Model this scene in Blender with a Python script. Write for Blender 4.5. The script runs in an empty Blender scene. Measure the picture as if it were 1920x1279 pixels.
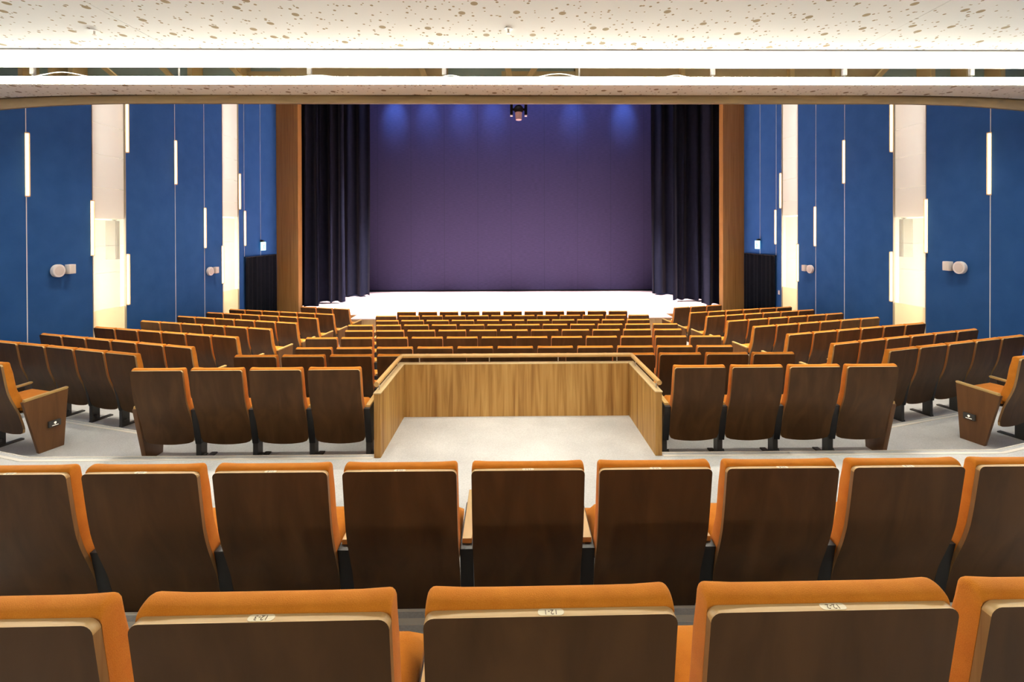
import bpy, bmesh, math, random
import numpy as np
from mathutils import Vector, Matrix
random.seed(7)
SC = bpy.context.scene
COL = SC.collection
R = math.radians

# ------------------------------------------------------------------ materials
def new_mat(name):
    m = bpy.data.materials.new(name); m.use_nodes = True
    nt = m.node_tree
    return m, nt, nt.nodes, nt.links, nt.nodes['Principled BSDF']

def flat(name, col, rough=0.5, metal=0.0, spec=0.5, emit=None, strength=0.0):
    m, nt, N, L, b = new_mat(name)
    b.inputs['Base Color'].default_value = (*col, 1)
    b.inputs['Roughness'].default_value = rough
    b.inputs['Metallic'].default_value = metal
    b.inputs['Specular IOR Level'].default_value = spec
    if emit:
        b.inputs['Emission Color'].default_value = (*emit, 1)
        b.inputs['Emission Strength'].default_value = strength
    return m

def node(N, typ, **kw):
    n = N.new(typ)
    for k, v in kw.items(): setattr(n, k, v)
    return n

def coords(N, L, scale, kind='Object', rand=False):
    tc = N.new('ShaderNodeTexCoord'); mp = N.new('ShaderNodeMapping')
    mp.inputs['Scale'].default_value = scale
    L.new(tc.outputs[kind], mp.inputs['Vector'])
    if rand:
        oi = N.new('ShaderNodeObjectInfo'); cx = N.new('ShaderNodeVectorMath'); cx.operation = 'SCALE'
        cv = N.new('ShaderNodeCombineXYZ')
        for s in ('X', 'Y', 'Z'): L.new(oi.outputs['Random'], cv.inputs[s])
        cx.inputs['Scale'].default_value = 40.0
        L.new(cv.outputs[0], cx.inputs[0]); L.new(cx.outputs[0], mp.inputs['Location'])
    return mp.outputs['Vector']

def ramp(N, L, fac, stops):
    r = N.new('ShaderNodeValToRGB'); e = r.color_ramp.elements
    e[0].position, e[0].color = stops[0][0], (*stops[0][1], 1)
    e[1].position, e[1].color = stops[-1][0], (*stops[-1][1], 1)
    for p, c in stops[1:-1]:
        x = e.new(p); x.color = (*c, 1)
    L.new(fac, r.inputs['Fac'])
    return r.outputs['Color']

def wood(name, dark, mid, light, scale=(9, 9, 0.7), rough=0.4, spec=0.5, rand=True, detail=6.0):
    m, nt, N, L, b = new_mat(name)
    v = coords(N, L, scale, rand=rand)
    n = node(N, 'ShaderNodeTexNoise'); n.inputs['Scale'].default_value = 1.6; n.inputs['Detail'].default_value = detail
    n.inputs['Distortion'].default_value = 0.7
    L.new(v, n.inputs['Vector'])
    c = ramp(N, L, n.outputs['Fac'], [(0.28, dark), (0.5, mid), (0.75, light)])
    L.new(c, b.inputs['Base Color'])
    b.inputs['Roughness'].default_value = rough
    b.inputs['Specular IOR Level'].default_value = spec
    return m

def fabric(name, a, c2, scale=400, rough=0.95, bump=0.3, sheen=0.0, big=6.0):
    m, nt, N, L, b = new_mat(name)
    v = coords(N, L, (1, 1, 1))
    n = node(N, 'ShaderNodeTexNoise'); n.inputs['Scale'].default_value = scale; n.inputs['Detail'].default_value = 3
    n2 = node(N, 'ShaderNodeTexNoise'); n2.inputs['Scale'].default_value = big; n2.inputs['Detail'].default_value = 4
    L.new(v, n.inputs['Vector']); L.new(v, n2.inputs['Vector'])
    ad = node(N, 'ShaderNodeMath', operation='ADD'); L.new(n.outputs['Fac'], ad.inputs[0]); L.new(n2.outputs['Fac'], ad.inputs[1])
    hf = node(N, 'ShaderNodeMath', operation='MULTIPLY'); hf.inputs[1].default_value = 0.5; L.new(ad.outputs[0], hf.inputs[0])
    c = ramp(N, L, hf.outputs[0], [(0.35, a), (0.65, c2)])
    L.new(c, b.inputs['Base Color'])
    bp = node(N, 'ShaderNodeBump'); bp.inputs['Strength'].default_value = bump; bp.inputs['Distance'].default_value = 0.004
    L.new(n.outputs['Fac'], bp.inputs['Height']); L.new(bp.outputs[0], b.inputs['Normal'])
    b.inputs['Roughness'].default_value = rough
    b.inputs['Specular IOR Level'].default_value = 0.15
    b.inputs['Sheen Weight'].default_value = sheen
    return m

def perforated(name, base, hole):
    m, nt, N, L, b = new_mat(name)
    v = coords(N, L, (1, 1, 1))
    prev = None
    for sc, r, off in ((2.45, 0.032, 0.0), (4.6, 0.0135, 3.7), (3.9, 0.012, 9.1), (5.6, 0.0075, 5.3), (4.8, 0.008, 12.2)):
        mp = N.new('ShaderNodeMapping'); mp.inputs['Location'].default_value = (off, off * 0.7, 0); L.new(v, mp.inputs['Vector'])
        vo = node(N, 'ShaderNodeTexVoronoi', voronoi_dimensions='2D', feature='F1'); vo.inputs['Scale'].default_value = sc
        L.new(mp.outputs[0], vo.inputs['Vector'])
        lt = node(N, 'ShaderNodeMath', operation='LESS_THAN'); lt.inputs[1].default_value = r * sc
        L.new(vo.outputs['Distance'], lt.inputs[0])
        if prev is None: prev = lt.outputs[0]
        else:
            mx = node(N, 'ShaderNodeMath', operation='MAXIMUM'); L.new(prev, mx.inputs[0]); L.new(lt.outputs[0], mx.inputs[1]); prev = mx.outputs[0]
    mix = node(N, 'ShaderNodeMix', data_type='RGBA')
    mix.inputs['A'].default_value = (*base, 1); mix.inputs['B'].default_value = (*hole, 1)
    L.new(prev, mix.inputs['Factor']); L.new(mix.outputs['Result'], b.inputs['Base Color'])
    b.inputs['Roughness'].default_value = 0.8; b.inputs['Specular IOR Level'].default_value = 0.2
    return m

def scrim(name, col, transp):
    m, nt, N, L, b = new_mat(name)
    N.remove(b)
    out = [n for n in N if n.type == 'OUTPUT_MATERIAL'][0]
    d = node(N, 'ShaderNodeBsdfDiffuse'); d.inputs['Color'].default_value = (*col, 1)
    tl = node(N, 'ShaderNodeBsdfTranslucent'); tl.inputs['Color'].default_value = (*col, 1)
    t = node(N, 'ShaderNodeBsdfTransparent')
    m1 = node(N, 'ShaderNodeMixShader'); m1.inputs[0].default_value = 0.45; L.new(d.outputs[0], m1.inputs[1]); L.new(tl.outputs[0], m1.inputs[2])
    m2 = node(N, 'ShaderNodeMixShader'); m2.inputs[0].default_value = transp; L.new(m1.outputs[0], m2.inputs[1]); L.new(t.outputs[0], m2.inputs[2])
    L.new(m2.outputs[0], out.inputs['Surface'])
    return m

M = {}
M['shell'] = wood('walnut_veneer', (0.062, 0.0285, 0.0095), (0.084, 0.039, 0.0135), (0.115, 0.054, 0.019), (5, 5, 0.9), rough=0.5, spec=0.2)
M['panel'] = wood('brown_end_panel', (0.115, 0.050, 0.018), (0.15, 0.067, 0.023), (0.185, 0.085, 0.030), (6, 6, 0.9), rough=0.45, spec=0.35)
M['ply'] = wood('birch_plywood_edge', (0.50, 0.31, 0.12), (0.60, 0.39, 0.16), (0.68, 0.47, 0.21), (2, 60, 2), rough=0.45)
M['plyshade'] = wood('plywood_edge_shaded', (0.26, 0.14, 0.055), (0.32, 0.18, 0.07), (0.38, 0.22, 0.09), (40, 40, 2), rough=0.5)  # same plywood, with the dimmer light on the sides put into the colour
M['arm'] = wood('beech_armrest', (0.52, 0.33, 0.11), (0.60, 0.395, 0.14), (0.66, 0.45, 0.175), (14, 2, 14), rough=0.4)
M['orange'] = fabric('orange_wool', (0.60, 0.19, 0.015), (0.72, 0.26, 0.026), 500, sheen=0.1, bump=0.35, big=14)
M['black'] = flat('black_steel', (0.012, 0.012, 0.013), 0.45)
M['foot'] = flat('dark_grey_steel', (0.05, 0.048, 0.045), 0.45)
def bloom_mat():  # amber colour imitates the camera bloom round the tubes
    m, nt, N, L, b = new_mat('amber_bloom'); N.remove(b)
    out = [n for n in N if n.type == 'OUTPUT_MATERIAL'][0]
    tl = node(N, 'ShaderNodeBsdfTranslucent'); tl.inputs['Color'].default_value = (1.0, 0.60, 0.28, 1)
    t = node(N, 'ShaderNodeBsdfTransparent'); mx = node(N, 'ShaderNodeMixShader'); mx.inputs[0].default_value = 0.48
    L.new(tl.outputs[0], mx.inputs[1]); L.new(t.outputs[0], mx.inputs[2]); L.new(mx.outputs[0], out.inputs['Surface'])
    return m
M['bloom'] = bloom_mat()
M['plate'] = flat('cream_number_plate', (0.80, 0.72, 0.50), 0.4)
M['ink'] = flat('brown_ink', (0.12, 0.06, 0.02), 0.6)
M['white'] = flat('white_paint', (0.82, 0.80, 0.76), 0.55)
M['whitemetal'] = flat('white_metal', (0.78, 0.77, 0.76), 0.4)
M['nosing'] = flat('pale_nosing', (0.80, 0.76, 0.68), 0.5)
M['inlay'] = flat('pale_inlay', (0.78, 0.80, 0.84), 0.5)
M['cream_grille'] = flat('pale_grille', (0.66, 0.63, 0.60), 0.7)
M['steel'] = flat('brushed_steel', (0.65, 0.62, 0.56), 0.3, 1.0)
M['oak'] = wood('oak_panel', (0.27, 0.125, 0.028), (0.46, 0.255, 0.070), (0.62, 0.385, 0.13), (11, 11, 0.5), rough=0.5, spec=0.3, rand=False, detail=8)
M['oakdark'] = wood('oak_pillar', (0.24, 0.125, 0.036), (0.32, 0.175, 0.050), (0.37, 0.215, 0.070), (14, 14, 0.35), rough=0.45, spec=0.3, rand=False, detail=8)
M['oakh'] = wood('oak_fascia', (0.15, 0.088, 0.032), (0.19, 0.115, 0.043), (0.23, 0.145, 0.058), (1.2, 8, 8), rough=0.5, spec=0.3, rand=False)
M['rail'] = wood('oak_handrail', (0.56, 0.33, 0.11), (0.62, 0.38, 0.14), (0.68, 0.43, 0.17), (5, 5, 5), rough=0.4, rand=False)
M['cap'] = wood('pale_cap', (0.62, 0.45, 0.22), (0.66, 0.50, 0.26), (0.70, 0.55, 0.30), (4, 4, 4), rough=0.45, rand=False)
M['blue'] = fabric('blue_felt', (0.017, 0.078, 0.245), (0.026, 0.102, 0.300), 160, bump=0.25, big=3)
M['carpet'] = fabric('grey_carpet', (0.47, 0.475, 0.475), (0.62, 0.625, 0.62), 90, bump=0.5, big=2.2)
M['ceil'] = perforated('perforated_plaster', (0.82, 0.85, 0.81), (0.34, 0.275, 0.15))
M['plaster'] = flat('white_plaster', (0.86, 0.845, 0.80), 0.7, spec=0.2)
M['soffit'] = perforated('perforated_soffit', (0.72, 0.68, 0.60), (0.25, 0.18, 0.11))
M['led'] = flat('led_diffuser', (0.9, 0.9, 0.85), 0.5, emit=(1.0, 0.96, 0.82), strength=135.0)
M['ledlow'] = flat('led_lower_diffuser', (0.9, 0.9, 0.85), 0.5, emit=(1.0, 0.96, 0.82), strength=75.0)
M['tube'] = flat('warm_tube', (0.9, 0.85, 0.75), 0.5, emit=(1.0, 0.84, 0.62), strength=3.4)
M['velvet'] = fabric('navy_velvet', (0.009, 0.013, 0.028), (0.015, 0.020, 0.042), 300, sheen=0.12, bump=0.2)
M['blackdrape'] = fabric('black_drape', (0.0045, 0.008, 0.013), (0.009, 0.014, 0.022), 300, sheen=0.03, bump=0.2)
M['stage'] = wood('stage_boards', (0.58, 0.43, 0.35), (0.64, 0.49, 0.41), (0.68, 0.54, 0.46), (6, 0.5, 1), rough=0.5, rand=False)
M['stagefront'] = wood('stage_front_oak', (0.42, 0.27, 0.12), (0.50, 0.34, 0.16), (0.56, 0.40, 0.20), (9, 9, 0.8), rough=0.5, rand=False)
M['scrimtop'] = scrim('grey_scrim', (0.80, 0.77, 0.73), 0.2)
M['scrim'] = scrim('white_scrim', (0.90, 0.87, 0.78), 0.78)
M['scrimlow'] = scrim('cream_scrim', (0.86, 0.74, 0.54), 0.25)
M['cavity'] = flat('cream_cavity', (0.86, 0.82, 0.70), 0.8, spec=0.1)
M['reveal'] = flat('cream_reveal', (0.36, 0.33, 0.27), 0.8, spec=0.1)
M['speaker'] = flat('grey_loudspeaker', (0.07, 0.068, 0.06), 0.6)
M['dark'] = flat('matt_black', (0.012, 0.012, 0.014), 0.9, spec=0.1)
M['hallceil'] = flat('hall_ceiling_grey', (0.42, 0.40, 0.37), 0.9, spec=0.1)
M['teal'] = flat('grey_green_board', (0.30, 0.41, 0.36), 0.9, spec=0.1)
M['duct'] = flat('ochre_duct', (0.48, 0.40, 0.21), 0.8, spec=0.1)
M['timber'] = flat('ochre_timber', (0.66, 0.52, 0.24), 0.8, spec=0.1)
M['exit'] = flat('exit_sign_face', (0.6, 0.9, 0.85), 0.4, emit=(0.55, 1.0, 0.92), strength=1.3)
M['exitgreen'] = flat('exit_sign_green', (0.05, 0.5, 0.3), 0.4, emit=(0.15, 0.85, 0.6), strength=0.9)
M['lens'] = flat('pale_pink_lens', (0.65, 0.48, 0.50), 0.3, spec=0.6)
M['mark'] = flat('lit_mark', (0.9, 0.85, 0.75), 0.4, emit=(1.0, 0.86, 0.68), strength=0.9)
M['groove'] = flat('joint_shadow_gap', (0.45, 0.42, 0.38), 0.9)

def backdrop_mat():
    m, nt, N, L, b = new_mat('violet_backdrop')
    v = coords(N, L, (1, 1, 1))
    n = node(N, 'ShaderNodeTexNoise'); n.inputs['Scale'].default_value = 22; n.inputs['Detail'].default_value = 6
    mp = N.new('ShaderNodeMapping'); mp.inputs['Scale'].default_value = (0.25, 1, 1.6); L.new(v, mp.inputs['Vector']); L.new(mp.outputs[0], n.inputs['Vector'])
    c = ramp(N, L, n.outputs['Fac'], [(0.3, (0.024, 0.022, 0.054)), (0.7, (0.033, 0.030, 0.072))])
    sx = node(N, 'ShaderNodeSeparateXYZ'); L.new(v, sx.inputs[0])
    fr = node(N, 'ShaderNodeMath', operation='PINGPONG'); fr.inputs[1].default_value = 0.775; L.new(sx.outputs['X'], fr.inputs[0])
    lt = node(N, 'ShaderNodeMath', operation='LESS_THAN'); lt.inputs[1].default_value = 0.012; L.new(fr.outputs[0], lt.inputs[0])
    mix = node(N, 'ShaderNodeMix', data_type='RGBA'); L.new(lt.outputs[0], mix.inputs['Factor']); L.new(c, mix.inputs['A'])
    mix.inputs['B'].default_value = (0.021, 0.019, 0.047, 1)
    L.new(mix.outputs['Result'], b.inputs['Base Color'])
    b.inputs['Roughness'].default_value = 0.85; b.inputs['Specular IOR Level'].default_value = 0.2
    return m
M['backdrop'] = backdrop_mat()

# ------------------------------------------------------------------ mesh helpers
def mesh_of(name, bm, mats, smooth=True, angle=35):
    bmesh.ops.recalc_face_normals(bm, faces=bm.faces)
    me = bpy.data.meshes.new(name); bm.to_mesh(me); bm.free()
    for m in (mats if isinstance(mats, (list, tuple)) else [mats]): me.materials.append(M[m])
    if smooth:
        me.polygons.foreach_set('use_smooth', [True] * len(me.polygons))
        me.set_sharp_from_angle(angle=R(angle))
    return me

def link(name, data, parent=None, loc=(0, 0, 0), rz=0.0):
    o = bpy.data.objects.new(name, data); COL.objects.link(o)
    o.location = loc; o.rotation_euler = (0, 0, rz)
    if parent: o.parent = parent
    return o

def tag(o, label=None, cat=None, group=None, kind=None):
    if label: o['label'] = label
    if cat: o['category'] = cat
    if group: o['group'] = group
    if kind: o['kind'] = kind
    return o

def thing(name, label, cat, loc=(0, 0, 0), rz=0.0, group=None):
    return tag(link(name, None, None, loc, rz), label, cat, group)

def box(bm, x0, x1, y0, y1, z0, z1, bevel=0.0, seg=2, mi=0):
    vs = [bm.verts.new(p) for p in ((x0, y0, z0), (x1, y0, z0), (x1, y1, z0), (x0, y1, z0), (x0, y0, z1), (x1, y0, z1), (x1, y1, z1), (x0, y1, z1))]
    fs = [bm.faces.new([vs[i] for i in q]) for q in ((0, 3, 2, 1), (4, 5, 6, 7), (0, 1, 5, 4), (1, 2, 6, 5), (2, 3, 7, 6), (3, 0, 4, 7))]
    for f in fs: f.material_index = mi
    if bevel > 0:
        es = list({e for f in fs for e in f.edges})
        bmesh.ops.bevel(bm, geom=es, offset=bevel, segments=seg, affect='EDGES', profile=0.5)

def prism_yz(bm, pts, x0, x1, bevel=0.0, seg=2, mi=0):
    a = [bm.verts.new((x0, y, z)) for y, z in pts]; b = [bm.verts.new((x1, y, z)) for y, z in pts]
    n = len(pts); fs = [bm.faces.new(a[::-1]), bm.faces.new(b)]
    for i in range(n): fs.append(bm.faces.new((a[i], a[(i + 1) % n], b[(i + 1) % n], b[i])))
    for f in fs: f.material_index = mi
    if bevel > 0:
        es = [e for f in fs[:2] for e in f.edges]
        bmesh.ops.bevel(bm, geom=es, offset=bevel, segments=seg, affect='EDGES', profile=0.5)

def prism_xy(bm, pts, z0, z1, mi=0, bevel=0.0):
    a = [bm.verts.new((x, y, z0)) for x, y in pts]; b = [bm.verts.new((x, y, z1)) for x, y in pts]
    n = len(pts); fs = [bm.faces.new(a[::-1]), bm.faces.new(b)]
    for i in range(n): fs.append(bm.faces.new((a[i], a[(i + 1) % n], b[(i + 1) % n], b[i])))
    for f in fs: f.material_index = mi
    if bevel > 0:
        bmesh.ops.bevel(bm, geom=[e for f in fs[:2] for e in f.edges], offset=bevel, segments=2, affect='EDGES', profile=0.5)

def tube(bm, p0, p1, r, seg=12, r1=None, mi=0):
    p0, p1 = Vector(p0), Vector(p1); d = (p1 - p0).normalized()
    u = d.orthogonal().normalized(); w = d.cross(u); r1 = r if r1 is None else r1
    A = []; B = []
    for i in range(seg):
        t = 2 * math.pi * i / seg; k = u * math.cos(t) + w * math.sin(t)
        A.append(bm.verts.new(p0 + k * r)); B.append(bm.verts.new(p1 + k * r1))
    fs = [bm.faces.new(A[::-1]), bm.faces.new(B)]
    for i in range(seg): fs.append(bm.faces.new((A[i], A[(i + 1) % seg], B[(i + 1) % seg], B[i])))
    for f in fs: f.material_index = mi

def polytube(bm, pts, r, seg=10):
    pts = [Vector(p) for p in pts]; rings = []
    for i, p in enumerate(pts):
        d = (pts[min(i + 1, len(pts) - 1)] - pts[max(i - 1, 0)]).normalized()
        up = Vector((0, 0, 1)); s = d.cross(up)
        if s.length < 1e-3: s = d.orthogonal()
        s.normalize(); w = s.cross(d)
        rings.append([bm.verts.new(p + (s * math.cos(2 * math.pi * k / seg) + w * math.sin(2 * math.pi * k / seg)) * r) for k in range(seg)])
    for a, b in zip(rings, rings[1:]):
        for k in range(seg): bm.faces.new((a[k], a[(k + 1) % seg], b[(k + 1) % seg], b[k]))
    bm.faces.new(rings[0][::-1]); bm.faces.new(rings[-1])

def lathe_x(bm, prof, cx, cy, cz, seg=32, sgn=1):
    """revolve (radius, offset) around an axis parallel to X through (cx,cy,cz)"""
    rings = []
    for r, o in prof:
        rings.append([bm.verts.new((cx + sgn * o, cy + r * math.cos(2 * math.pi * k / seg), cz + r * math.sin(2 * math.pi * k / seg))) for k in range(seg)])
    for a, b in zip(rings, rings[1:]):
        for k in range(seg): bm.faces.new((a[k], a[(k + 1) % seg], b[(k + 1) % seg], b[k]))
    bm.faces.new(rings[0]); bm.faces.new(rings[-1])

def struct(name, bm, mats, smooth=False):
    return tag(link(name, mesh_of(name, bm, mats, smooth)), kind='structure')

def BM(): return bmesh.new()

# ------------------------------------------------------------------ levels (metres; y runs from the camera towards the stage)
CAMZ = 3.09
SEAT_H = 0.93
# row: (y of the back of the seat, floor height)
DZ = 0.145            # how far the feet reach below the level the seat profile is drawn from
ROWS = {12: (0.937, 1.381), 11: (2.115, 1.069), 10: (4.66, 0.785), 9: (5.76, 0.625), 8: (6.77, 0.467), 7: (7.78, 0.386), 6: (8.80, 0.290),
        5: (9.81, 0.193), 4: (10.83, 0.098), 3: (11.84, 0.026), 2: (12.86, -0.045)}
ROWS = {k: (y, z - DZ) for k, (y, z) in ROWS.items()}
AISLE = 0.904
STAGE = 0.40
WX = 8.4
TAN = math.tan(R(16.5))

# ------------------------------------------------------------------ floor
def edge_pts(y, b, bent=True):
    if not bent: return [(-WX, y), (WX, y)]
    e = y + (WX - b) * TAN
    return [(-WX, e), (-b, y), (b, y), (WX, e)]
STEPS = [(-6.0, ROWS[12][1], 0), (2.24, ROWS[11][1], 0), (3.30, AISLE, 0), (4.51, ROWS[10][1], 4.8), (5.68, ROWS[9][1], 4.6)]
for n in range(8, 1, -1): STEPS.append((ROWS[n][0] - 0.08, ROWS[n][1], 4.6))
bm = BM()
def edge_of(i):
    y, z, b = STEPS[i]
    return edge_pts(y, b, bool(b)) if b else [(-WX, y), (-4.6, y), (4.6, y), (WX, y)]
for i in range(len(STEPS)):
    near = edge_of(i)
    far = edge_of(i + 1) if i + 1 < len(STEPS) else [(-WX, 16.6), (-4.6, 16.6), (4.6, 16.6), (WX, 16.6)]
    z = STEPS[i][1]
    a = [bm.verts.new((x, y, z)) for x, y in near]; f = [bm.verts.new((x, y, z)) for x, y in far]
    for k in range(3): bm.faces.new((a[k], a[k + 1], f[k + 1], f[k]))
    if i + 1 < len(STEPS):
        lo = [bm.verts.new((x, y, STEPS[i + 1][1])) for x, y in far]
        for k in range(3): bm.faces.new((f[k], f[k + 1], lo[k + 1], lo[k]))
box(bm, -1.36, 1.36, 4.51, 5.43, ROWS[10][1] - 0.02, AISLE)
struct('floor', bm, 'carpet')

# pale nosing strips on the step edges
k = 1
for i, inset in ((1, 0.085), (3, 0.085), (4, 0.07)):
    bm = BM(); e = edge_of(i); z = STEPS[i - 1][1]
    segs = list(zip(e, e[1:]))
    for w0, w1 in ((inset - 0.03, inset + 0.005), (0.0, 0.012)):
        for (xa, ya), (xb, yb) in segs:
            if i == 3 and xa < 0 < xb:
                parts = [((xa, ya), (-1.42, ya)), ((1.42, yb), (xb, yb))]
            else: parts = [((xa, ya), (xb, yb))]
            for (pa, qa), (pb, qb) in parts:
                prism_xy(bm, [(pa, qa - w1), (pb, qb - w1), (pb, qb - w0), (pa, qa - w0)], z - 0.002, z + 0.004)
    struct('trim_%d' % k, bm, 'nosing'); k += 1

# ------------------------------------------------------------------ walls
TOP = 8.6
Y1, Y2, Y3, Y4, YP = 9.165, 9.965, 13.275, 14.085, 16.35
for s, side in ((-1, 'left'), (1, 'right')):
    x0, x1 = sorted((s * WX, s * (WX + 0.12)))
    bm = BM()
    for ya, yb in ((-6.0, Y1), (Y2, Y3), (Y4, YP)): box(bm, x0, x1, ya, yb, -0.25, TOP)
    struct('wall_%s' % side, bm, 'blue')
    # lit cavity behind the fabric strips
    for ci, (ya, yb, zs) in enumerate(((Y1, Y2, 3.42), (Y3, Y4, 3.62))):
        bm = BM(); D = 1.0
        xi, xo = s * (WX + 0.12), s * (WX + D)
        a0, a1 = ya - 0.9, yb + 1.4
        if ci == 1: a0, a1 = ya - 0.8, yb + 1.6
        lo, hi = sorted((xo, xo + s * 0.05)); box(bm, lo, hi, a0, a1, -0.1, TOP)
        lo, hi = sorted((xi, xo)); box(bm, lo, hi, a0 - 0.05, a0, -0.1, TOP); box(bm, lo, hi, a1, a1 + 0.05, -0.1, TOP)
        box(bm, lo, hi, a0, a1, zs, zs + 0.04)           # shelf that parts the lit bay from the dim bay above
        box(bm, lo, hi, a0, a1, -0.15, -0.1); box(bm, lo, hi, a0, a1, TOP, TOP + 0.05)
        struct('trim_%d' % (30 + ci + (2 if s > 0 else 0)), bm, 'cavity')  # walls and shelf of the recess, not a trim
        # fabric panels in front of it, one mesh per height band
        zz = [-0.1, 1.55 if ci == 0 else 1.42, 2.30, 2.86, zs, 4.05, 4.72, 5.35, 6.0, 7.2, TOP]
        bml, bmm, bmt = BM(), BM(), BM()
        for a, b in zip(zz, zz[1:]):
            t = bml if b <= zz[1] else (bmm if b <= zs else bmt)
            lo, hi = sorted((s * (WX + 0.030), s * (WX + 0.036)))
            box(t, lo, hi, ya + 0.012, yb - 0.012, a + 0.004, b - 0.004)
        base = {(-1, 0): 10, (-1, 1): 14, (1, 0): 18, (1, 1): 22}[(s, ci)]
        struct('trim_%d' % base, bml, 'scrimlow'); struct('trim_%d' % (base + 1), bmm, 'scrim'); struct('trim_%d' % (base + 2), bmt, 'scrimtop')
        bm = BM()
        for ye in (ya, yb - 0.014):
            lo, hi = sorted((s * (WX - 0.006), s * (WX + 0.124))); box(bm, lo, hi, ye, ye + 0.014, -0.1, TOP)
        struct('trim_%d' % (base + 3), bm, 'reveal')
    # pale vertical inlay lines
    bm = BM()
    for y, z0 in ((7.93, 0.6), (11.42, 0.2), (12.50, 0.1), (14.37, 2.38), (15.30, 2.38)):
        lo, hi = sorted((s * (WX - 0.004), s * (WX + 0.001))); box(bm, lo, hi, y - 0.007, y + 0.007, z0 - 0.3 if z0 < 2 else z0, TOP)
    struct('trim_%d' % (4 if s < 0 else 5), bm, 'inlay')
    # oak proscenium pillar
    bm = BM(); lo, hi = sorted((s * (WX + 0.1), s * 7.63)); box(bm, lo, hi, YP, YP + 0.30, -0.25, TOP, 0.004, 1)
    struct('wall_proscenium_%s' % side, bm, 'oakdark')
    # stage house side wall
    bm = BM(); lo, hi = sorted((s * 9.6, s * 9.7)); box(bm, lo, hi, YP + 0.3, 23.0, STAGE, 10.4); box(bm, *sorted((s * 7.7, s * 9.65)), YP + 0.25, YP + 0.3, STAGE, 10.4)
    struct('wall_stage_%s' % side, bm, 'dark')
bm = BM(); box(bm, -8.5, 8.5, YP, YP + 0.3, 8.0, 10.4); struct('wall_proscenium_top', bm, 'oakdark')
bm = BM(); box(bm, -9.7, 9.7, 22.9, 23.0, STAGE, 10.4); struct('wall_stage_back', bm, 'dark')
bm = BM(); box(bm, -9.7, 9.7, YP, 23.0, 10.4, 10.5); struct('ceiling_stage', bm, 'dark')
bm = BM(); box(bm, -8.5, 8.5, -6.1, -6.0, 0.5, 6.5); struct('wall_back', bm, 'hallceil')

# ------------------------------------------------------------------ ceilings
RC = 5.09
bm = BM()
for xa, xb in ((-8.4, -3.72), (-3.714, 3.72), (3.726, 8.4)):
    box(bm, xa, xb, -6.0, 4.36, RC, RC + 0.03)
    box(bm, xa, xb, 4.363, 4.955, RC + 0.002, RC + 0.032)
struct('ceiling', bm, 'ceil')
bm = BM(); box(bm, -8.4, 8.4, 4.972, 5.49, RC - 0.004, RC + 0.03); struct('ceiling_cove', bm, 'plaster')
bm = BM(); box(bm, -8.4, 8.4, -6.0, 5.46, RC + 0.10, RC + 0.14); struct('ceiling_backing', bm, 'groove')  # backing put in to stop light leaking through the panel gaps
# downstand baffle with curved oak fascia
def bend(x):
    t = max(0.0, (abs(x) - 5.0) / 2.0)
    return 0.13 * t * t, 0.05 * t * t
xs = [-8.4 + 16.8 * i / 84 for i in range(85)]
bm = BM(); rows = []
for x in xs:
    dy, dz = bend(x)
    rows.append([bm.verts.new(p) for p in ((x, 5.636, 4.935), (x, 6.07 + dy, 4.935 - dz * 0.2), (x, 6.07 + dy, 5.0), (x, 5.636, 5.0))])
for a, b in zip(rows, rows[1:]):
    for i in range(4): bm.faces.new((a[i], a[(i + 1) % 4], b[(i + 1) % 4], b[i]))
bm.faces.new(rows[0]); bm.faces.new(rows[-1][::-1])
struct('ceiling_baffle', bm, 'soffit')
bm = BM(); rows = []
for x in xs:
    dy, dz = bend(x)
    rows.append([bm.verts.new(p) for p in ((x, 6.10 + dy, 4.832 - dz), (x, 6.14 + dy, 4.832 - dz), (x, 6.14 + dy, 5.0), (x, 6.10 + dy, 4.925 - dz * 0.2))])
for a, b in zip(rows, rows[1:]):
    for i in range(4): bm.faces.new((a[i], a[(i + 1) % 4], b[(i + 1) % 4], b[i]))
bm.faces.new(rows[0]); bm.faces.new(rows[-1][::-1])
struct('trim_6', bm, 'oakh')
# hall ceiling and what shows through the slot
bm = BM(); box(bm, -8.5, 8.5, 5.3, YP + 0.1, TOP, TOP + 0.1); box(bm, -8.5, 8.5, 5.2, 5.3, RC + 0.1, TOP + 0.1); struct('ceiling_hall', bm, 'hallceil')
bm = BM(); box(bm, -8.4, 8.4, 7.25, 7.30, 5.30, 6.10, mi=0)
for x0, x1, y0, z0, z1 in ((-3.6, -1.05, 7.05, 5.35, 5.72), (0.95, 5.75, 7.08, 5.33, 5.70), (-0.2, 0.95, 7.1, 5.35, 5.62), (-4.35, -3.6, 7.15, 5.35, 5.63)):
    box(bm, x0, x1, y0, 7.25, z0, z1, mi=1)
for x in (-7.5, -7.05, -6.75, -4.95, -4.2, 2.6, 4.3, 5.0, 6.5, 7.05, 7.6):
    box(bm, x - 0.035, x + 0.035, 7.0, 7.25, 5.30, 6.05, mi=2)
for x, dx in ((-5.9, -0.75), (-5.1, -0.6), (-4.05, -0.6), (-1.35, -0.25), (-0.1, -0.1), (0.1, 0.35), (5.4, 0.6)):
    pr = [(x, 5.33), (x + 0.09, 5.33), (x + dx + 0.09, 5.95), (x + dx, 5.95)]
    a = [bm.verts.new((px, 6.93, pz)) for px, pz in pr]; b = [bm.verts.new((px, 6.99, pz)) for px, pz in pr]
    for f in ([a[::-1], b] + [[a[i], a[(i + 1) % 4], b[(i + 1) % 4], b[i]] for i in range(4)]):
        bm.faces.new(f).material_index = 2
struct('wall_bulkhead', bm, ['teal', 'duct', 'timber'])

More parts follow.
